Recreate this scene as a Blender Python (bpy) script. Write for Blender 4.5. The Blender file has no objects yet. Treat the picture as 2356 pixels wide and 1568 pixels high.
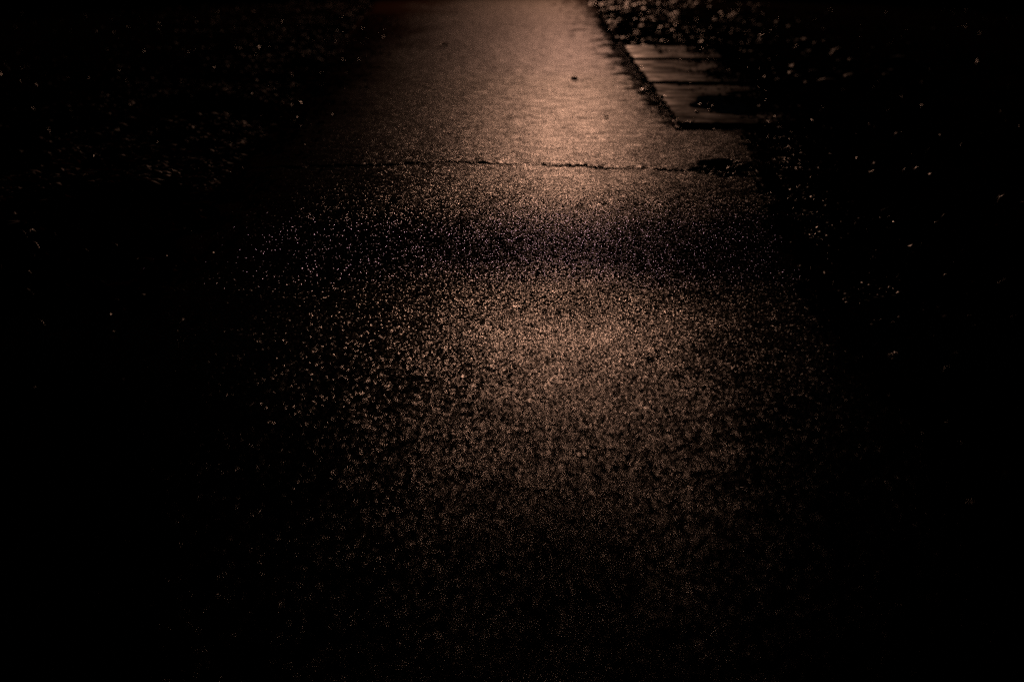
import bpy, bmesh, math, random
import numpy as np
from mathutils import Vector, Matrix, noise as mnoise
random.seed(7); rng = np.random.default_rng(7)
S = bpy.context.scene
COL = S.collection
R = math.radians

# ------------------------------------------------------------------ camera
PW, PH, FPX = 2356.0, 1568.0, 3272.0          # photo pixel frame used for measuring
CAM_H, PITCH = 1.10, math.atan(897.0/3272.0)
cd = bpy.data.cameras.new('camera'); cam = bpy.data.objects.new('camera', cd); COL.objects.link(cam)
cam.location = (0, 0, CAM_H); cam.rotation_euler = (math.pi/2 - PITCH, 0, 0)
cd.sensor_width = 36; cd.lens = 50; cd.clip_start = 0.05; cd.clip_end = 2000
cd.dof.use_dof = True; cd.dof.focus_distance = 5.42; cd.dof.aperture_fstop = 2.3
S.camera = cam
bpy.context.view_layer.update()
CM = cam.matrix_world.copy()
def at(px, py, z=0.0):
    """where a measured sight line meets the ground (height z)"""
    d = CM.to_3x3() @ Vector(((px-PW/2)/FPX, -(py-PH/2)/FPX, -1))
    t = (z-CAM_H)/d.z
    return Vector((d.x*t, d.y*t, z))

# ------------------------------------------------------------------ night sky
w = bpy.data.worlds.new('World'); S.world = w; w.use_nodes = True
w.node_tree.nodes['Background'].inputs[0].default_value = (0.35, 0.45, 0.6, 1)
w.node_tree.nodes['Background'].inputs[1].default_value = 0.0012

# ------------------------------------------------------------------ the street lamp ahead (above the frame)
LAMP = Vector((1.85, 44.0, 6.0))
ld = bpy.data.lights.new('street_lamp_light', 'SPOT'); lo = bpy.data.objects.new('street_lamp_light', ld); COL.objects.link(lo)
ld.energy = 7000; ld.color = (1.0, 0.525, 0.335); ld.shadow_soft_size = 0.28
ld.spot_size = R(60); ld.spot_blend = 1.0
lo.location = LAMP
lo.rotation_euler = (Vector((0.35, 13.0, 0))-LAMP).to_track_quat('-Z', 'Y').to_euler()

S.view_settings.view_transform = 'Standard'; S.view_settings.look = 'None'
S.view_settings.exposure = 0; S.view_settings.gamma = 1
S.render.engine = 'CYCLES'
S.cycles.use_denoising = False
S.cycles.use_adaptive_sampling = False
S.cycles.max_bounces = 4; S.cycles.glossy_bounces = 2; S.cycles.diffuse_bounces = 2
S.cycles.sample_clamp_indirect = 1.0
S.cycles.caustics_reflective = False; S.cycles.caustics_refractive = False
S.cycles.filter_width = 1.5

# ------------------------------------------------------------------ helpers
def tag(o, label=None, cat=None, group=None, kind=None):
    if label: o['label'] = label
    if cat: o['category'] = cat
    if group: o['group'] = group
    if kind: o['kind'] = kind
    return o
def link(name, me, mat=None, parent=None):
    o = bpy.data.objects.new(name, me); COL.objects.link(o)
    if mat is not None: me.materials.append(mat)
    if parent is not None: o.parent = parent
    return o
def from_np(name, V, F, mat, smooth=True):
    me = bpy.data.meshes.new(name)
    V = np.asarray(V, dtype=np.float32); F = np.asarray(F, dtype=np.int32)
    k = F.shape[1]
    me.vertices.add(len(V)); me.vertices.foreach_set('co', V.ravel())
    me.loops.add(F.size); me.loops.foreach_set('vertex_index', F.ravel())
    me.polygons.add(len(F))
    me.polygons.foreach_set('loop_start', np.arange(0, F.size, k, dtype=np.int32))
    me.polygons.foreach_set('use_smooth', np.full(len(F), smooth))
    me.update(calc_edges=True); me.validate()
    return link(name, me, mat)
class NT:
    def __init__(s, name):
        s.m = bpy.data.materials.new(name); s.m.use_nodes = True
        s.t = s.m.node_tree; s.b = s.t.nodes['Principled BSDF']
    def n(s, typ, **kw):
        nd = s.t.nodes.new(typ)
        ins = kw.pop('ins', {})
        for k, v in kw.items(): setattr(nd, k, v)
        for k, v in ins.items():
            if hasattr(v, 'links') or isinstance(v, bpy.types.NodeSocket): s.t.links.new(v, nd.inputs[k])
            else: nd.inputs[k].default_value = v
        return nd
    def lk(s, a, b): s.t.links.new(a, b)
    def math(s, op, a, b=0.0, c=0.0, clamp=False):
        nd = s.n('ShaderNodeMath', operation=op, use_clamp=clamp, ins={0: a, 1: b, 2: c}); return nd.outputs[0]
    def vm(s, op, a, b=(0, 0, 0), sc=None):
        nd = s.n('ShaderNodeVectorMath', operation=op, ins={0: a, 1: b})
        if sc is not None:
            if isinstance(sc, (int, float)): nd.inputs['Scale'].default_value = sc
            else: s.lk(sc, nd.inputs['Scale'])
        return nd.outputs[0]
    def mapr(s, v, a, b, c, d, smooth=False):
        nd = s.n('ShaderNodeMapRange', interpolation_type='SMOOTHSTEP' if smooth else 'LINEAR',
                 ins={'Value': v, 'From Min': a, 'From Max': b, 'To Min': c, 'To Max': d}); return nd.outputs[0]

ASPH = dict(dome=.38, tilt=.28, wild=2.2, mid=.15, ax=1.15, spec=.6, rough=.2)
PAINTED_SHEEN = [(1500, .6, 0), (1000, .9, 0), (800, .95, 0), (690, .44, 0), (620, .21, 0), (580, .165, 0), (530, .20, 0), (480, .34, 0), (400, .48, .05), (300, .50, .12), (150, .47, .24), (60, .30, .30), (0, .19, .36)]  # painted streak brightness: gloss and roughness stops along the path
# ------------------------------------------------------------------ materials
def wet_asphalt():
    T = NT('wet_asphalt')
    P = T.n('ShaderNodeTexCoord').outputs['Object']
    cell = 0.0062
    # small jitter so that grains are not clean polygons
    jn = T.n('ShaderNodeTexNoise', ins={'Vector': P, 'Scale': 160.0, 'Detail': 1.0})
    j = T.vm('SCALE', T.vm('SUBTRACT', jn.outputs['Color'], (.5, .5, .5)), sc=0.0045)
    Pj = T.vm('ADD', P, j)
    vo = T.n('ShaderNodeTexVoronoi', voronoi_dimensions='2D', ins={'Vector': Pj, 'Scale': 1.0/cell})
    off = T.vm('SCALE', T.vm('SUBTRACT', Pj, vo.outputs['Position']), sc=1.0/cell)
    rnd = T.vm('SUBTRACT', vo.outputs['Color'], (.5, .5, .5))
    wn = T.n('ShaderNodeTexWhiteNoise', noise_dimensions='2D', ins={'Vector': vo.outputs['Position']})
    wild = T.vm('SUBTRACT', wn.outputs['Color'], (.5, .5, .5))
    wild3 = T.vm('MULTIPLY', T.vm('MULTIPLY', wild, wild), wild)      # heavy tail: a few steep chips
    mid = T.n('ShaderNodeTexNoise', ins={'Vector': P, 'Scale': 16.0, 'Detail': 3.0, 'Roughness': .6})
    midv = T.vm('SUBTRACT', mid.outputs['Color'], (.5, .5, .5))
    # streak brightness painted into the gloss: focus dip mid-path, dimmed far end
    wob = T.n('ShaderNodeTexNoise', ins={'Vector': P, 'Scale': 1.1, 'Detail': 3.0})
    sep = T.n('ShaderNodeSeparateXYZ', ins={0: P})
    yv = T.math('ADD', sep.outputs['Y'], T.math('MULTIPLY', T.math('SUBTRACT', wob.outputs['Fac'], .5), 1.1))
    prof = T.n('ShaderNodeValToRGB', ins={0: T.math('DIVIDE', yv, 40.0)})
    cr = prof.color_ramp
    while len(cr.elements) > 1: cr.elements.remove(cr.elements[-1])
    for q, (py, v, rg) in enumerate(PAINTED_SHEEN):
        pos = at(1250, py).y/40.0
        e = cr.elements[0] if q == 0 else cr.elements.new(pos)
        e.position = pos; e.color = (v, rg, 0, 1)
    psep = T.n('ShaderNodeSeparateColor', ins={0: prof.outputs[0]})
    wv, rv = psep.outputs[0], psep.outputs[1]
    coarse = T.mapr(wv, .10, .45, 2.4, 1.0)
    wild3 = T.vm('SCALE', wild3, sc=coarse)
    sl = T.vm('ADD', T.vm('SCALE', off, sc=ASPH['dome']), T.vm('SCALE', rnd, sc=ASPH['tilt']))
    sl = T.vm('ADD', sl, T.vm('SCALE', wild3, sc=ASPH['wild']))
    sl = T.vm('ADD', sl, T.vm('SCALE', midv, sc=ASPH['mid']))
    sl = T.vm('MULTIPLY', sl, (ASPH['ax'], 1, 0))
    gn = T.n('ShaderNodeNewGeometry').outputs['Normal']
    N = T.vm('NORMALIZE', T.vm('ADD', gn, sl))
    T.lk(N, T.b.inputs['Normal'])
    # grain tops shine, the binder between them is dull
    d = vo.outputs['Distance']
    top = T.mapr(d, .28, .5, 1, 0, True)
    wet = T.n('ShaderNodeTexNoise', ins={'Vector': P, 'Scale': 7.0, 'Detail': 4.0, 'Roughness': .62})
    wetf = T.mapr(wet.outputs['Fac'], .33, .66, .55, 1.0)
    grain = T.mapr(wn.outputs['Value'], 0, 1, .25, 1.0)
    # dimmed stretches lose whole grains first, so single bright grains stay
    chips = T.math('MULTIPLY', T.math('MULTIPLY', top, wetf), grain)
    far_glow = T.math('MULTIPLY', rv, 2.0, clamp=True)                     # far stretch: even glow painted as an unbroken sheen
    cover = T.math('ADD', T.math('MULTIPLY', chips, T.math('SUBTRACT', 1.0, far_glow)), T.math('MULTIPLY', T.math('MULTIPLY', far_glow, .80), T.mapr(wet.outputs['Fac'], .33, .66, .5, 1.15)))
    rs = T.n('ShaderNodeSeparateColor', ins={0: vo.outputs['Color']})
    root = T.math('POWER', wv, T.math('ADD', .5, T.math('MULTIPLY', far_glow, .5)))
    alive = T.math('LESS_THAN', T.math('SUBTRACT', rs.outputs[2], far_glow), T.math('MULTIPLY', root, 1.15))
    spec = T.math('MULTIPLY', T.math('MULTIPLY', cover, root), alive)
    at_d = T.n('ShaderNodeAttribute', attribute_name='dirt').outputs['Fac']  # right-edge dirt plus the light falloff painted on the left
    spec = T.math('MULTIPLY', spec, T.math('SUBTRACT', 1.0, at_d))
    dcol = T.n('ShaderNodeMix', data_type='RGBA', ins={'Factor': at_d, 'A': (.008, .0075, .007, 1), 'B': (.030, .012, .006, 1)})
    T.b.inputs['Specular IOR Level'].default_value = ASPH['spec']
    tint = T.n('ShaderNodeMix', data_type='RGBA', ins={'Factor': far_glow, 'A': (.27, .28, .60, 1), 'B': (.36, .315, .14, 1)})  # lens violet mid-path and far gold painted into the reflection colour
    tinted_sheen = T.n('ShaderNodeBsdfGlossy', ins={'Color': tint.outputs['Result'], 'Roughness': T.math('ADD', .12, rv), 'Normal': N})
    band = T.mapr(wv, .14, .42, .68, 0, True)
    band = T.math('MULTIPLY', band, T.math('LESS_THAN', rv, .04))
    band = T.math('MAXIMUM', band, T.math('MULTIPLY', T.mapr(far_glow, .4, .75, 0, 1), .5))
    wetb = T.n('ShaderNodeMixShader', ins={0: band, 1: T.b.outputs[0], 2: tinted_sheen.outputs[0]})
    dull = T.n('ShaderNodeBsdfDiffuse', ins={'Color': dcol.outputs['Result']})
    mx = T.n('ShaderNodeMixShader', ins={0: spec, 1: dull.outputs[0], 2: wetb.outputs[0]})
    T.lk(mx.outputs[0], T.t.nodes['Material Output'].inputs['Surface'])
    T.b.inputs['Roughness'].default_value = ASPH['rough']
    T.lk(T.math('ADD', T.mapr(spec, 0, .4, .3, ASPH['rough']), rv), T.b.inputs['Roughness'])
    ramp = T.n('ShaderNodeMix', data_type='RGBA', ins={'Factor': T.math('MULTIPLY', grain, top), 'A': (.004, .0037, .0035, 1), 'B': (.020, .018, .016, 1)})
    T.lk(ramp.outputs['Result'], T.b.inputs['Base Color'])
    return T.m
def soil():
    T = NT('dark_soil')
    P = T.n('ShaderNodeTexCoord').outputs['Object']
    a = T.n('ShaderNodeTexNoise', ins={'Vector': P, 'Scale': 40.0, 'Detail': 5.0})
    c = T.n('ShaderNodeMix', data_type='RGBA', ins={'Factor': a.outputs['Fac'], 'A': (.0015, .001, .0007, 1), 'B': (.012, .007, .004, 1)})
    d = T.n('ShaderNodeBsdfDiffuse', ins={'Color': c.outputs['Result']})
    T.lk(d.outputs[0], T.t.nodes['Material Output'].inputs['Surface'])
    return T.m
def speckle(name, c1, c2, frac, rough, spec=.5):
    """loose stuff: most pieces matt and dark, a few wet and shiny"""
    T = NT(name)
    g = T.n('ShaderNodeNewGeometry')
    rn = g.outputs['Random Per Island']
    c = T.n('ShaderNodeMix', data_type='RGBA', ins={'Factor': rn, 'A': (*c1, 1), 'B': (*c2, 1)})
    T.lk(c.outputs['Result'], T.b.inputs['Base Color'])
    T.b.inputs['Roughness'].default_value = rough; T.b.inputs['Specular IOR Level'].default_value = spec
    d = T.n('ShaderNodeBsdfDiffuse', ins={'Color': c.outputs['Result']})
    wn = T.n('ShaderNodeTexWhiteNoise', noise_dimensions='1D', ins={'W': rn})
    mx = T.n('ShaderNodeMixShader', ins={0: T.math('LESS_THAN', wn.outputs['Value'], frac), 1: d.outputs[0], 2: T.b.outputs[0]})
    T.lk(mx.outputs[0], T.t.nodes['Material Output'].inputs['Surface'])
    return T.m
def simple(name, col, col2, rough, spec, scale=30.0, bump=0.0):
    T = NT(name)
    P = T.n('ShaderNodeTexCoord').outputs['Object']
    a = T.n('ShaderNodeTexNoise', ins={'Vector': P, 'Scale': scale, 'Detail': 4.0})
    c = T.n('ShaderNodeMix', data_type='RGBA', ins={'Factor': a.outputs['Fac'], 'A': (*col, 1), 'B': (*col2, 1)})
    T.lk(c.outputs['Result'], T.b.inputs['Base Color'])
    T.lk(T.mapr(a.outputs['Fac'], .3, .7, rough*.8, min(1, rough*1.25)), T.b.inputs['Roughness'])
    T.b.inputs['Specular IOR Level'].default_value = spec
    if bump:
        bp = T.n('ShaderNodeBump', ins={'Strength': bump, 'Distance': .004, 'Height': a.outputs['Fac']})
        T.lk(bp.outputs[0], T.b.inputs['Normal'])
    return T.m
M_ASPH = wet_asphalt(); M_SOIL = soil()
M_GRASS = speckle('wet_grass', (.004, .006, .002), (.016, .014, .005), .04, .36)
M_LITTER = speckle('wet_leaf_litter', (.008, .004, .002), (.13, .048, .020), .16, .34)
M_CLOD = speckle('wet_soil_clods', (.010, .006, .004), (.035, .018, .010), .45, .42)
M_HEAP = speckle('wet_earth', (.010, .006, .004), (.05, .022, .011), .30, .55, .3)
M_RED = speckle('wet_reddish_earth', (.03, .009, .005), (.16, .045, .018), .55, .7, .35)
M_CRUMB = speckle('wet_gravel', (.008, .007, .006), (.04, .034, .028), .5, .28)
M_LEAF = simple('wet_brown_leaf', (.06, .03, .012), (.16, .08, .03), .28, .5, 25)
M_LEAFY = simple('wet_yellow_leaf', (.45, .33, .07), (.6, .45, .12), .4, .4, 25)
M_TWIG = simple('wet_twig', (.03, .02, .012), (.07, .05, .03), .3, .5, 60, .4)
M_STONE = simple('wet_stone', (.02, .02, .02), (.07, .065, .06), .35, .4, 60, .4)
M_CONC = simple('wet_concrete', (.012, .011, .010), (.06, .052, .045), .27, .35, 5, .8)
def dirty(m):
    t = m.node_tree; nd = t.nodes.new; b = t.nodes['Principled BSDF']
    tc = nd('ShaderNodeTexCoord'); no = nd('ShaderNodeTexNoise'); no.inputs['Scale'].default_value = 3.2; no.inputs['Detail'].default_value = 7; no.inputs['Roughness'].default_value = .68
    t.links.new(tc.outputs['Object'], no.inputs['Vector'])
    mr = nd('ShaderNodeMapRange'); mr.interpolation_type = 'SMOOTHSTEP'
    t.links.new(no.outputs['Fac'], mr.inputs[0]); mr.inputs[1].default_value = .40; mr.inputs[2].default_value = .62; mr.inputs[3].default_value = 1.0; mr.inputs[4].default_value = .25
    d = nd('ShaderNodeBsdfDiffuse'); d.inputs[0].default_value = (.018, .010, .006, 1)
    mx = nd('ShaderNodeMixShader'); t.links.new(mr.outputs[0], mx.inputs[0]); t.links.new(d.outputs[0], mx.inputs[1]); t.links.new(b.outputs[0], mx.inputs[2])
    t.links.new(mx.outputs[0], t.nodes['Material Output'].inputs['Surface'])
dirty(M_CONC)
def water_mat():
    T = NT('dark_water'); T.b.inputs['Base Color'].default_value = (.004, .004, .004, 1)
    T.b.inputs['Roughness'].default_value = .03; T.b.inputs['IOR'].default_value = 1.33
    P = T.n('ShaderNodeTexCoord').outputs['Object']
    return T.m
M_WATER = water_mat()

# ------------------------------------------------------------------ path: edges measured on the ground
def interp(pts):
    ys = np.array([p[1] for p in pts]); xs = np.array([p[0] for p in pts])
    def f(y): return np.interp(y, ys, xs)
    return f
RE = [at(1985, 770), at(1900, 640), at(1815, 480), at(1775, 380), at(1752, 320), at(1735, 294), at(1572, 289), at(1500, 215), at(1450, 150), at(1418, 90), at(1385, 40), at(1348, 0)]
right_edge = interp([(RE[0].x+.02, 1.0)] + [(p.x, p.y) for p in RE] + [(RE[-1].x+1.0, 70)])
LE = [at(330, 640), at(470, 470), at(610, 320), at(700, 210), at(790, 110), at(870, 0)]
left_edge = interp([(LE[0].x-.02, 1.0)] + [(p.x, p.y) for p in LE] + [(LE[-1].x-2, 70)])
CRK = [at(560, 388), at(700, 385), at(760, 384), at(860, 383), at(960, 377), at(1040, 374), at(1160, 379), at(1250, 380), at(1340, 383), at(1440, 388), at(1560, 392), at(1640, 397), at(1710, 404)]
crk_x = np.array([p.x for p in CRK]); crk_y = np.array([p.y for p in CRK])
HOLE = at(1665, 384); 

def smooth(a, lo, hi):
    t = np.clip((a-lo)/(hi-lo), 0, 1); return t*t*(3-2*t)
def fbm(x, y, s, seed=0.0):
    return np.array([mnoise.fractal(Vector((a*s+seed, b*s, seed)), 1.0, 2.0, 4) for a, b in zip(x, y)])
ys = np.concatenate([np.arange(1.2, 6.4, .03), np.arange(6.4, 8.4, .010), np.arange(8.4, 16, .08), np.arange(16, 70, .35)])
NX = 300
us = np.linspace(0, 1, NX)
yy, uu = np.meshgrid(ys, us, indexing='ij')
edge_n_r = fbm(np.zeros(len(ys)), ys, 4.0, 3.3)*.05+.05; edge_n_l = fbm(np.zeros(len(ys)), ys, 4.0, 8.1)*.1-.08
xl = left_edge(ys)+edge_n_l; xr = right_edge(ys)+edge_n_r
xx = xl[:, None]*(1-uu) + xr[:, None]*uu
X = xx.ravel(); Y = yy.ravel()
Z = fbm(X, Y, 1.7, 1.0)*.006 + fbm(X, Y, 7.0, 5.0)*.0024 + fbm(X, Y, 22.0, 15.0)*.0009
# crack: a wandering groove, deep at its left end and faint in the middle
cy = np.interp(X, crk_x, crk_y) + fbm(X, X*0, 9.0, 2.2)*.05 + fbm(X, X*0, 45.0, 2.9)*.018
px_t = (X-crk_x[0])/(crk_x[-1]-crk_x[0])
depth = np.interp(px_t, [0, .05, .2, .36, .5, .56, .6, .72, .8, 1], [0, .008, .02, .018, .013, .002, .004, .012, .003, .02])
depth *= .4+.6*np.clip(fbm(X, X*0+4, 11.0, 6.1)*2+.5, 0, 1.5)
wd = .016+.010*np.clip(fbm(X, X*0, 14.0, 3.7)*2, -.8, 1.5)
Z -= depth*np.exp(-((Y-cy)/wd)**2)
# the far side of the crack stands a little proud
Z += (.004+.004*fbm(X, Y, 30.0, 1.9))*np.exp(-((Y-cy-.06)/.05)**2)*(depth > .002)
# worn hole by the right edge
hd = ((X-HOLE.x)/.15)**2 + ((Y-HOLE.y-.45*(X-HOLE.x))/.30)**2
hn = fbm(X, Y, 9.0, 9.0)*1.3
Z -= .055*np.clip(1.1-hd+hn, 0, 1)*(hd < 4)
# broken shoulder: the rim drops to the soil
ed = np.minimum(uu.ravel()*(xr-xl).repeat(NX), (1-uu.ravel())*(xr-xl).repeat(NX))
Z -= .03*np.clip(1-(ed+.16*fbm(X, Y, 6.0, 21.0))/.09, 0, 1.6)
V = np.stack([X, Y, Z], 1)
i = np.arange((len(ys)-1)*NX).reshape(len(ys)-1, NX)[:, :-1].ravel()
F = np.stack([i, i+1, i+NX+1, i+NX], 1)
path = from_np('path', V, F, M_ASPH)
wl = uu.ravel()*(xr-xl).repeat(NX); wr = (1-uu.ravel())*(xr-xl).repeat(NX)
wn_ = .6*fbm(X, Y*.22, 1.6, 91.0)+.4*fbm(X, Y, 6.0, 92.0)
falloffL = smooth((.10+.026*Y)*(1+.9*wn_) - wl, -.25-.045*Y, .15+.015*Y)  # soft falloff of light at the left, painted as darkening
dirtR = smooth((.08+.014*np.maximum(Y-7, 0))*(1+2.6*fbm(X, Y*.7, 4.0, 95.0)) - wr, -.08, .10)
at_ = path.data.attributes.new('dirt', 'FLOAT', 'POINT')
at_.data.foreach_set('value', np.clip(np.maximum(falloffL*.97, dirtR*.9), 0, 1).astype(np.float32)); tag(path, kind='structure')
path['label'] = 'wet dark asphalt footpath with a crack across it'

# ------------------------------------------------------------------ ground sheet under everything, lumpy verges
gx = np.concatenate([[-900, -300, -100, -40], np.linspace(-14, 14, 200), [40, 100, 300, 900]])
gy = np.concatenate([[-200, -20], np.linspace(0.2, 16, 150), np.linspace(16.6, 60, 60), [120, 400, 1500]])
GX, GY = np.meshgrid(gx, gy)
g1 = fbm(GX.ravel(), GY.ravel(), .9, 4.0); g2 = fbm(GX.ravel(), GY.ravel(), 5.0, 7.0)
dl = left_edge(GY.ravel())-GX.ravel(); dr = GX.ravel()-right_edge(GY.ravel())
dout = np.maximum(dl, dr)
def ground_z(x, y, n1, n2, d):
    far = smooth(np.abs(x), 14, 60)+smooth(y, 60, 120)
    lump = (n1*.05+n2*.03)*smooth(d, .0, .35)*(1-np.clip(far, 0, 1))
    return -.07 + .075*smooth(d, -.05, .3) + lump
GZ = ground_z(GX.ravel(), GY.ravel(), g1, g2, dout)
n = len(gx)
i = np.arange((len(gy)-1)*n).reshape(len(gy)-1, n)[:, :-1].ravel()
ground = from_np('ground', np.stack([GX.ravel(), GY.ravel(), GZ], 1), np.stack([i, i+1, i+n+1, i+n], 1), M_SOIL)
tag(ground, kind='structure')
def gz(x, y):
    x = np.atleast_1d(x); y = np.atleast_1d(y)
    d = np.maximum(left_edge(y)-x, x-right_edge(y))
    return ground_z(x, y, fbm(x, y, .9, 4.0), fbm(x, y, 5.0, 7.0), d)

# ------------------------------------------------------------------ concrete slabs by the right edge
SL = [((1500, 193), (1570, 282), 0.80), ((1456, 139), (1496, 186), 0.85), ((1440, 106), (1455, 132), 0.9)]
slab_labels = ['nearest wet concrete slab beside the path, holding a dark pool of water',
               'middle wet concrete slab beside the path, behind the slab with the pool',
               'farthest wet concrete slab beside the path, half covered by litter']
def slab(k, a, b, wdt):
    zt = .030+.022*k
    A = at(*a, z=zt); B = at(*b, z=zt)                 # far-left, near-left corners of the top
    bm = bmesh.new()
    NXs, NYs = 40, 30
    grid = []
    for iy in range(NYs+1):
        row = []
        for ix in range(NXs+1):
            u = ix/NXs; v = iy/NYs
            x0 = B.x*(1-v)+A.x*v; y0 = B.y*(1-v)+A.y*v
            x = x0+u*wdt; y = y0 + .02*mnoise.noise(Vector((u*4, v*3, k*7)))*(v in (0, 1))
            z = zt + .003*mnoise.noise(Vector((x*3, y*3, k)))
            z -= .012*math.exp(-((u-.62)/.3)**2-((v-.5)/.4)**2)      # worn hollow
            e = min(u*wdt, v*(A.y-B.y), (1-v)*(A.y-B.y), (1-u)*wdt)
            if u == 0: x += .04*mnoise.fractal(Vector((v*9, k*3.3, 1)), 1, 2, 3)
            if v == 0: y += .06*mnoise.fractal(Vector((u*12, k*5.3, 2)), 1, 2, 3)
            row.append(bm.verts.new((x, y, z)))
        grid.append(row)
    for iy in range(NYs):
        for ix in range(NXs):
            f = bm.faces.new((grid[iy][ix], grid[iy][ix+1], grid[iy+1][ix+1], grid[iy+1][ix])); f.smooth = True
    rim = [grid[0][ix] for ix in range(NXs+1)] + [grid[iy][NXs] for iy in range(1, NYs+1)] + \
          [grid[NYs][ix] for ix in range(NXs-1, -1, -1)] + [grid[iy][0] for iy in range(NYs-1, 0, -1)]
    rim = [bm.verts.new(v.co.copy()) for v in rim]
    low = [bm.verts.new((v.co.x, v.co.y, -.10)) for v in rim]
    for q in range(len(rim)):
        r = (q+1) % len(rim)
        bm.faces.new((rim[r], rim[q], low[q], low[r]))
    me = bpy.data.meshes.new('concrete_slab'); bm.to_mesh(me); bm.free()
    o = link('concrete_slab', me, M_CONC)
    tag(o, slab_labels[k], 'slab', 'concrete slabs along the right edge of the path')
    return o, zt
slabs = [slab(k, *s) for k, s in enumerate(SL)]

def blob_disc(name, c, rx, ry, z, mat, seed=0, n=48):
    bm = bmesh.new(); vs = []
    for q in range(n):
        a = q/n*math.tau; r = 1+.3*mnoise.fractal(Vector((math.cos(a)*1.4, math.sin(a)*1.4, seed)), 1.0, 2.0, 4)
        vs.append(bm.verts.new((c.x+math.cos(a)*rx*r, c.y+math.sin(a)*ry*r, z)))
    bm.faces.new(vs)
    me = bpy.data.meshes.new(name); bm.to_mesh(me); bm.free()
    return link(name, me, mat)
pc = at(1690, 240, .03)
o = blob_disc('puddle', pc, .30, .62, .0315, M_WATER, 2.0, 90); tag(o, 'still dark puddle lying on the nearest concrete slab', 'puddle')

# ------------------------------------------------------------------ grass: uncountable, one object
def grass(n, pick, name):
    xs, ysg = pick(n)
    zs = gz(xs, ysg)
    m = len(xs)
    h = rng.uniform(.025, .085, m)*(.6+.4*rng.random(m)); wb = rng.uniform(.0012, .0028, m)
    az = rng.uniform(0, math.tau, m); lean = rng.uniform(.2, 1.3, m); la = rng.uniform(0, math.tau, m)
    V = []; dx = np.cos(az)*wb; dy = np.sin(az)*wb
    lx = np.cos(la)*np.sin(lean)*h; ly = np.sin(la)*np.sin(lean)*h; lz = np.cos(lean)*h
    base = np.stack([xs, ysg, zs-.006], 1)
    A = base+np.stack([-dx, -dy, 0*dx], 1); B = base+np.stack([dx, dy, 0*dx], 1)
    mid = base+np.stack([lx*.35, ly*.35, .006+lz*.62], 1)
    C = mid+np.stack([dx*.8, dy*.8, 0*dx], 1); D = mid+np.stack([-dx*.8, -dy*.8, 0*dx], 1)
    tip = base+np.stack([lx, ly, .006+lz*.9], 1)
    E = tip+np.stack([dx*.15, dy*.15, 0*dx], 1); G = tip-np.stack([dx*.15, dy*.15, 0*dx], 1)
    V = np.stack([A, B, C, D, E, G], 1).reshape(-1, 3)
    k = np.arange(m)*6
    F = np.concatenate([np.stack([k, k+1, k+2, k+3], 1), np.stack([k+3, k+2, k+4, k+5], 1)])
    o = from_np(name, V, F, M_GRASS); return o
def clump_pick(side):
    def f(n):
        y = 2.0+ (rng.random(n)**1.6)*26
        out = .10+rng.random(n)**1.15*(.5+y*.32)
        x = right_edge(y)+out if side > 0 else left_edge(y)-out
        c = fbm(x, y, 2.2, 11.0+side)
        keep = c > -.25+.2*rng.standard_normal(n)
        return x[keep], y[keep]
    return f
def off_slab(f):
    def g(n):
        x, y = f(n)
        ok = np.ones(len(x), bool)
        for k, (a, b, wdt) in enumerate(SL):
            A = at(*a, z=.05); B = at(*b, z=.05)
            ok &= ~((y > B.y-.05) & (y < A.y+.05) & (x < A.x+wdt+.1))
        return x[ok], y[ok]
    return g
o = grass(120000, clump_pick(-1), 'grass'); tag(o, 'sparse wet grass on the dark verge left of the path', 'grass', kind='stuff')
o = grass(120000, off_slab(clump_pick(1)), 'grass'); tag(o, 'sparse wet grass on the dark verge right of the path', 'grass', kind='stuff')

def scatter(name, n, pick, mat, lo, hi, flat, curl, zadd=None):
    """loose bits on the ground, each a bent four-sided chip with some thickness in its fold"""
    x, y = pick(n); m = len(x)
    d = np.maximum(left_edge(y)-x, x-right_edge(y))
    z = np.where(d > 0, gz(x, y), -.002)
    if zadd is not None: z = zadd(x, y)
    c = np.stack([x, y, z+rng.uniform(.0, .02, m)*curl], 1)
    s = (lo+(hi-lo)*rng.random(m)**2)[:, None]
    up = np.stack([rng.normal(0, flat, m), rng.normal(0, flat, m), np.ones(m)], 1); up /= np.linalg.norm(up, axis=1, keepdims=True)
    t = np.cross(up, rng.normal(size=(m, 3))); t /= np.linalg.norm(t, axis=1, keepdims=True); b = np.cross(up, t)
    P = [c+t*s*.5, c+b*s*.32+up*s*.12*curl, c-t*s*.5, c-b*s*.32+up*s*.12*curl, c+up*s*(.09 if not curl else .02), c-up*s*.25]
    V = np.stack(P, 1).reshape(-1, 3); k = np.arange(m)*6
    F = np.concatenate([np.stack([k+a, k+bq, k+4], 1) for a, bq in ((0, 1), (1, 2), (2, 3), (3, 0))] + [np.stack([k+bq, k+a, k+5], 1) for a, bq in ((0, 1), (1, 2), (2, 3), (3, 0))])
    return from_np(name, V, F, mat, False)
def edge_pick(side, inside, spread):
    def f(n):
        y = 2.2+rng.random(n)**1.5*24
        q = rng.normal(0, 1, n); out = np.where(q > 0, q*spread*(1+y*.04), q*inside*(1+np.maximum(0, y-9)*.16*(side < 0)))
        x = right_edge(y)+out if side > 0 else left_edge(y)-out
        c = fbm(x, y, 3.5, 31.0+side); keep = c > -.05+.12*rng.standard_normal(n)
        return x[keep], y[keep]
    return f
tag(scatter('leaf_litter', 16000, edge_pick(-1, .12, .8), M_LITTER, .015, .05, .8, 1), 'sodden brown leaf litter along the left side of the path', 'leaf litter', kind='stuff')
tag(scatter('leaf_litter', 14000, off_slab(edge_pick(1, .05, .45)), M_LITTER, .015, .05, .8, 1), 'sodden brown leaf litter along the right side of the path', 'leaf litter', kind='stuff')
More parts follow.
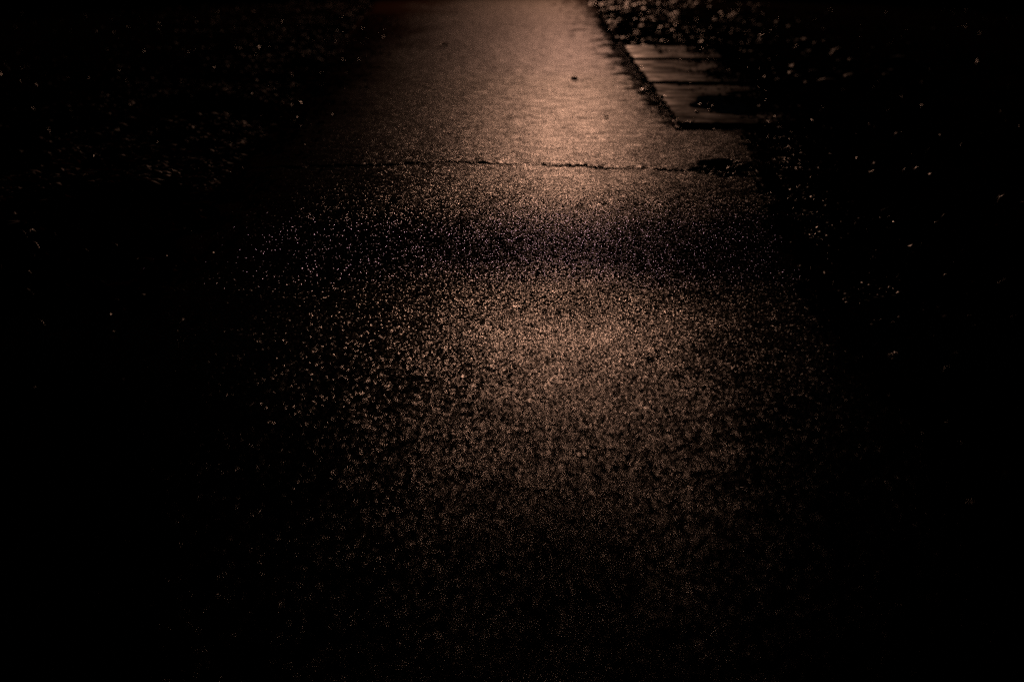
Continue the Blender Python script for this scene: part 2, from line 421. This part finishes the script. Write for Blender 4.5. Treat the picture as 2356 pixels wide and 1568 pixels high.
tag(scatter('gravel', 14000, edge_pick(-1, .14, .10), M_ASPH, .004, .018, .22, 0), 'crumbled asphalt gravel along the left edge of the path', 'gravel', kind='stuff')
tag(scatter('gravel', 14000, off_slab(edge_pick(1, .10, .20)), M_ASPH, .006, .026, .22, 0), 'crumbled asphalt gravel along the right edge of the path', 'gravel', kind='stuff')
def crack_pick(n):
    t = rng.random(n)*.97; x = crk_x[0]+t*(crk_x[-1]-crk_x[0])
    c = np.interp(x, crk_x, crk_y) + fbm(x, x*0, 9.0, 2.2)*.05 + fbm(x, x*0, 45.0, 2.9)*.018
    return x, c+np.abs(rng.normal(0, .05, n))*rng.choice([1, 1, -1], n)
def slab_pick(n):
    k = rng.integers(0, 3, n); v = rng.random(n); u = 1-.75*rng.random(n)**1.5
    x = np.zeros(n); y = np.zeros(n)
    for q in range(3):
        A = at(*SL[q][0], z=.05); B = at(*SL[q][1], z=.05); mk = k == q
        x[mk] = (B.x*(1-v)+A.x*v+u*SL[q][2]*1.25)[mk]; y[mk] = (B.y*(1-v)+A.y*v)[mk]
    keep = fbm(x, y, 3.0, 41.0) + (u-.62)*1.6 > .1*rng.standard_normal(n)
    return x[keep], y[keep]
def slab_top(x, y):
    z = np.full(len(x), .03)
    for q in range(3): z[y > at(*SL[q][1], z=.05).y] = .034+.022*q
    return z
tag(scatter('leaf_litter', 9000, slab_pick, M_LITTER, .015, .05, .6, 1, slab_top), 'dark dirt and leaf litter lying over the far side of the concrete slabs', 'leaf litter', kind='stuff')
def band_pick(n):
    y = rng.uniform(4.2, 10.2, n); x = right_edge(y)+rng.normal(.12, .14, n)
    keep = fbm(x, y, 4.5, 71.0) > .06+.1*rng.standard_normal(n)
    return x[keep], y[keep]
tag(scatter('gravel', 5000, off_slab(band_pick), M_CLOD, .006, .030, .22, 0, lambda x, y: np.maximum(gz(x, y), -.01)+.008), 'wet crumbs of earth in clumps along the right edge of the path', 'gravel', kind='stuff')
def left_pick(n):
    y = 5.5+rng.random(n)**1.3*26; x = left_edge(y)+.15-np.abs(rng.normal(0, .35+.055*y, n))
    keep = fbm(x, y*.5, 1.5, 81.0) > .0+.12*rng.standard_normal(n)
    return x[keep], y[keep]
tag(scatter('gravel', 16000, left_pick, M_RED, .015, .09, .25, 0, lambda x, y: gz(x, y)+.05), 'reddish wet clods of earth beside the far left edge of the path', 'gravel', kind='stuff')
def slab_edge_pick(n):
    y = rng.uniform(at(*SL[0][1]).y-.1, at(*SL[2][0]).y+.2, n)
    pts = sorted([(at(*c, z=.04).y, at(*c, z=.04).x) for q in SL for c in q[:2]])
    x = np.interp(y, [p[0] for p in pts], [p[1] for p in pts]) + rng.normal(-.05, .05, n)
    keep = fbm(x, y, 3.0, 61.0) > -.15
    return x[keep], y[keep]
def slab_front_pick(n):
    A = at(*SL[0][1], z=.03); x = A.x+rng.uniform(-.05, 1.0, n); y = A.y+rng.normal(-.07, .06, n)
    keep = fbm(x, y*.3, 3.2, 66.0) > -.05
    return x[keep], y[keep]
tag(scatter('gravel', 1500, slab_front_pick, M_CLOD, .012, .05, .2, 0, lambda x, y: np.where(y > at(*SL[0][1], z=.03).y-.03, .032, .012)), 'wet earth and grit banked against the front edge of the nearest slab', 'gravel', kind='stuff')
tag(scatter('gravel', 2600, slab_edge_pick, M_ASPH, .008, .035, .2, 0, lambda x, y: np.full(len(x), .022)), 'crumbled asphalt and grit along the left edges of the slabs', 'gravel', kind='stuff')
def heap_pick(n):
    y = 12+33*rng.random(n)**1.5; x = right_edge(y)-.15+np.abs(rng.normal(0, 1.0+.02*y, n))
    keep = fbm(x, y*.6, 1.6, 51.0) > .0+.08*rng.standard_normal(n)
    return x[keep], y[keep]
tag(scatter('leaf_litter', 4000, off_slab(heap_pick), M_LITTER, .03, .08, .9, 1), 'clumps of wet leaves heaped beyond the concrete slabs', 'leaf litter', kind='stuff')
tag(scatter('gravel', 9000, off_slab(heap_pick), M_HEAP, .05, .20, .12, 0, lambda x, y: gz(x, y)+.035), 'wet clods and grit heaped beyond the concrete slabs', 'gravel', kind='stuff')
tag(scatter('gravel', 1400, crack_pick, M_CLOD, .006, .022, .18, 0), 'grit broken off along the crack across the path', 'gravel', kind='stuff')

# ------------------------------------------------------------------ leaves, twigs, stones
def leaf_mesh(seed, L=.055, W=.032):
    bm = bmesh.new(); rows = []
    for a in range(9):
        v = a/8; wv = W*.5*(math.sin(math.pi*min(1, v*.96+.03))**.8)*(1+.18*mnoise.noise(Vector((v*7, seed, 0))))
        row = []
        for b in (-1, -.5, 0, .5, 1):
            z = .012*(abs(b)**1.4)*(1+.6*mnoise.noise(Vector((v*3, b, seed)))) + .016*math.sin(v*2.6+seed)*v
            row.append(bm.verts.new((b*wv, (v-.5)*L, z)))
        rows.append(row)
    for a in range(8):
        for b in range(4):
            f = bm.faces.new((rows[a][b], rows[a][b+1], rows[a+1][b+1], rows[a+1][b])); f.smooth = True
    # stalk
    r0 = rows[0][2].co.copy()
    p = [bm.verts.new(r0+Vector((sx*.0009, 0, sz*.0009))) for sx, sz in ((-1, 0), (1, 0), (0, 1.6))]
    q = [bm.verts.new(r0+Vector((sx*.0006+.004, -.022, .004+sz*.0006))) for sx, sz in ((-1, 0), (1, 0), (0, 1.6))]
    for e in range(3): bm.faces.new((p[e], p[(e+1) % 3], q[(e+1) % 3], q[e]))
    bm.normal_update()
    me = bpy.data.meshes.new('fallen_leaf'); bm.to_mesh(me); bm.free()
    return me
leaf_meshes = [leaf_mesh(s*3.7, random.uniform(.045, .07), random.uniform(.026, .042)) for s in range(6)]
for me in leaf_meshes: me.materials.append(M_LEAF)
leafy = leaf_mesh(31.0, .085, .07); leafy.materials.append(M_LEAFY)
def put_leaf(me, x, y, z, label, group=None, s=1.0, tilt=.35):
    o = link('fallen_leaf', me); o.location = (x, y, z); o.scale = (s, s, s)
    o.rotation_euler = (random.uniform(-tilt, tilt), random.uniform(-tilt, tilt), random.uniform(0, math.tau))
    tag(o, label, 'leaf', group); return o
p = at(1022, 108); put_leaf(leafy, p.x, p.y, .012, 'pale yellow leaf lying alone on the lit asphalt left of the slabs', s=1.6, tilt=.15)
left_px = [(383, 145), (500, 240), (573, 272), (515, 262), (125, 210), (165, 226), (285, 238), (100, 272), (730, 150), (762, 170), (800, 120), (685, 243), (712, 248), (742, 250), (660, 300), (690, 320), (620, 290), (600, 325), (540, 400), (322, 340), (262, 420), (460, 320), (340, 345), (770, 38), (760, 8), (640, 60), (720, 110), (830, 60), (480, 135), (640, 180), (700, 180), (590, 235), (420, 225), (75, 330), (215, 300)]
right_px = [(1540, 40), (1600, 70), (1650, 95), (1700, 120), (1560, 60), (1610, 120), (1690, 128), (1720, 95), (1660, 150), (1710, 150), (1580, 90), (1630, 50), (1760, 300), (1790, 315), (1860, 345), (1835, 370), (1880, 350), (1900, 350), (1935, 370), (1960, 385), (1810, 420), (1875, 455), (1890, 470), (1900, 460), (1990, 430), (2230, 463), (2210, 490), (2020, 540), (1915, 560), (1930, 550), (2050, 680), (2060, 678), (2090, 630), (1965, 750), (1975, 735)]
for (px, py) in left_px:
    p = at(px+random.uniform(-4, 4), py); z = gz(p.x, p.y)[0]
    put_leaf(random.choice(leaf_meshes), p.x, p.y, z+.055, 'small curled wet leaf lying in the dark grass left of the path', 'wet leaves on the left verge', random.uniform(.8, 1.3), .7)
for (px, py) in right_px:
    p = at(px+random.uniform(-4, 4), py); z = gz(p.x, p.y)[0]
    put_leaf(random.choice(leaf_meshes), p.x, p.y, z+.055, 'small curled wet leaf lying in the dark grass right of the path', 'wet leaves on the right verge', random.uniform(.8, 1.3), .7)
def twig(pa, pb, r, label):
    bm = bmesh.new(); rings = []; n = 10; ax = (pb-pa)
    for q in range(n+1):
        t = q/n; c = pa+ax*t+Vector((0, 0, .02*math.sin(t*math.pi))) + Vector((mnoise.noise(Vector((t*5, pa.x, 0)))*.012, mnoise.noise(Vector((t*5, pa.x, 4)))*.012, 0))
        rr = r*(1-.6*t)
        sd = ax.cross(Vector((0, 0, 1))).normalized()
        rings.append([bm.verts.new(c+(sd*math.cos(a)+Vector((0, 0, 1))*math.sin(a))*rr) for a in np.linspace(0, math.tau, 7)[:-1]])
    for q in range(n):
        for e in range(6):
            f = bm.faces.new((rings[q][e], rings[q][(e+1) % 6], rings[q+1][(e+1) % 6], rings[q+1][e])); f.smooth = True
    bm.faces.new(rings[0]); bm.faces.new(rings[-1])
    bm.normal_update(); me = bpy.data.meshes.new('twig'); bm.to_mesh(me); bm.free()
    o = link('twig', me, M_TWIG); tag(o, label, 'twig'); return o
def gp(px, py, dz=.01):
    p = at(px, py); p.z = max(0.0, gz(p.x, p.y)[0])+dz; return p
twig(gp(408, 772), gp(428, 745), .004, 'short wet twig lying at the left edge of the asphalt')
twig(gp(62, 552), gp(82, 540), .005, 'short curved wet twig in the grass at the far left')
twig(gp(2035, 683), gp(2068, 676), .005, 'pale wet twig in the grass right of the path')

def stone_mesh(seed):
    bm = bmesh.new(); bmesh.ops.create_icosphere(bm, subdivisions=2, radius=1)
    for v in bm.verts:
        v.co *= 1+.35*mnoise.noise(v.co*1.3+Vector((seed, 0, 0))); v.co.z *= .6
    for f in bm.faces: f.smooth = True
    me = bpy.data.meshes.new('pebble'); bm.to_mesh(me); bm.free(); me.materials.append(M_STONE); return me
sm = [stone_mesh(s*5.1) for s in range(4)]
p = at(1322, 183); o = link('pebble', sm[0]); o.location = (p.x, p.y, .012); o.scale = (.035, .035, .03)
tag(o, 'dark pebble lying on the brightest strip of the asphalt', 'pebble')

# ------------------------------------------------------------------ added unseen tree: leafy boughs above the frame, placed to shade near ground
def blocker(base, cy, zlo):
    root = bpy.data.objects.new('blocker', None); COL.objects.link(root); root.location = base
    tag(root, 'added unseen leafy tree beside the path with boughs hanging over it', 'blocker')
    bm = bmesh.new()
    def limb(pts, r0, r1, n=8):
        rings = []
        for q, p in enumerate(pts):
            t = q/(len(pts)-1); r = r0*(1-t)+r1*t
            ax = (pts[min(q+1, len(pts)-1)]-pts[max(q-1, 0)]).normalized()
            s1 = ax.orthogonal().normalized(); s2 = ax.cross(s1)
            rings.append([bm.verts.new(p+(s1*math.cos(a)+s2*math.sin(a))*r) for a in np.linspace(0, math.tau, n+1)[:-1]])
        for a, b in zip(rings, rings[1:]):
            for e in range(n):
                f = bm.faces.new((a[e], a[(e+1) % n], b[(e+1) % n], b[e])); f.smooth = True
    b = Vector(base)
    L = lambda *c: Vector(c)-b
    limb([L(b.x, b.y, -.2), L(b.x+.1, b.y, 1.5), L(b.x+.2, cy, 3.0), L(b.x+.3, cy, 5.5)], .22, .12)
    limb([L(b.x+.2, cy, 2.8), L(b.x*.55, cy+.2, 3.3), L(0, cy, 3.1), L(-b.x*.35, cy-.2, 2.7)], .11, .02)
    limb([L(b.x+.2, cy, 3.6), L(b.x*.6, cy-.4, 4.4), L(b.x*.1, cy-.5, 4.6)], .09, .02)
    for q in range(10):
        x = random.choice((-1, 1))*random.uniform(1.2, 4)
        limb([L(x, cy, 3.15), L(x+.1, cy+random.uniform(-.5, .5), 2.7), L(x+.25, cy+random.uniform(-.8, .8), 2.3)], .02, .005, 5)
    bm.normal_update(); me = bpy.data.meshes.new('blocker_trunk'); bm.to_mesh(me); bm.free()
    link('blocker_trunk', me, M_TWIG, root)
    n = BLOCKER_N
    x = rng.uniform(-4.5, 4.5, n); y = cy+rng.normal(0, .35, n)
    z = zlo + 2.2*rng.beta(1.3, 3.6, n) + .02*np.sin(x*7+1) + .15*np.exp(-((x+rng.normal(0, .2, n)-.64)/.33)**2)  # lower hem leaves a gap shaped to pass the pool of light
    c = np.stack([x, y, z], 1)-np.array(base)
    a = rng.normal(size=(n, 3)); a /= np.linalg.norm(a, axis=1, keepdims=True)
    bb = np.cross(a, rng.normal(size=(n, 3))); bb /= np.linalg.norm(bb, axis=1, keepdims=True)
    s = rng.uniform(.025, .055, n)[:, None]
    V = np.stack([c-a*s*.5, c+bb*s*.28, c+a*s*.5, c-bb*s*.28], 1).reshape(-1, 3)
    k = np.arange(n)*4
    o = from_np('blocker_crown', V, np.stack([k, k+1, k+2, k+3], 1), M_GRASS, False); o.parent = root
BLOCKER_N = 150000
blocker((-7.6, 15.0, 0), 15.0, 1.672)

for q, (px, py, sz, lb) in enumerate([(1395, 271, .013, 'small dark pebble on the lit asphalt just left of the nearest slab'), (1484, 213, .045, 'dark clod-like pebble against the left edge of the nearest slab')]):
    p = at(px, py); o = link('pebble', sm[q+2]); o.location = (p.x, p.y, .01); o.scale = (sz*1.4, sz, sz*.8); tag(o, lb, 'pebble')
for q, (px, py) in enumerate([(1603, 255), (1612, 240), (1630, 238), (1634, 253), (1641, 243), (1733, 239)]):
    p = at(px, py, .04); o = link('pebble', sm[1+q % 3]); o.location = (p.x, p.y, .036); o.scale = (.016, .016, .014); o.rotation_euler = (0, 0, q)
    tag(o, 'small wet pebble standing in the puddle on the nearest slab', 'pebble', 'pebbles in the slab puddle')
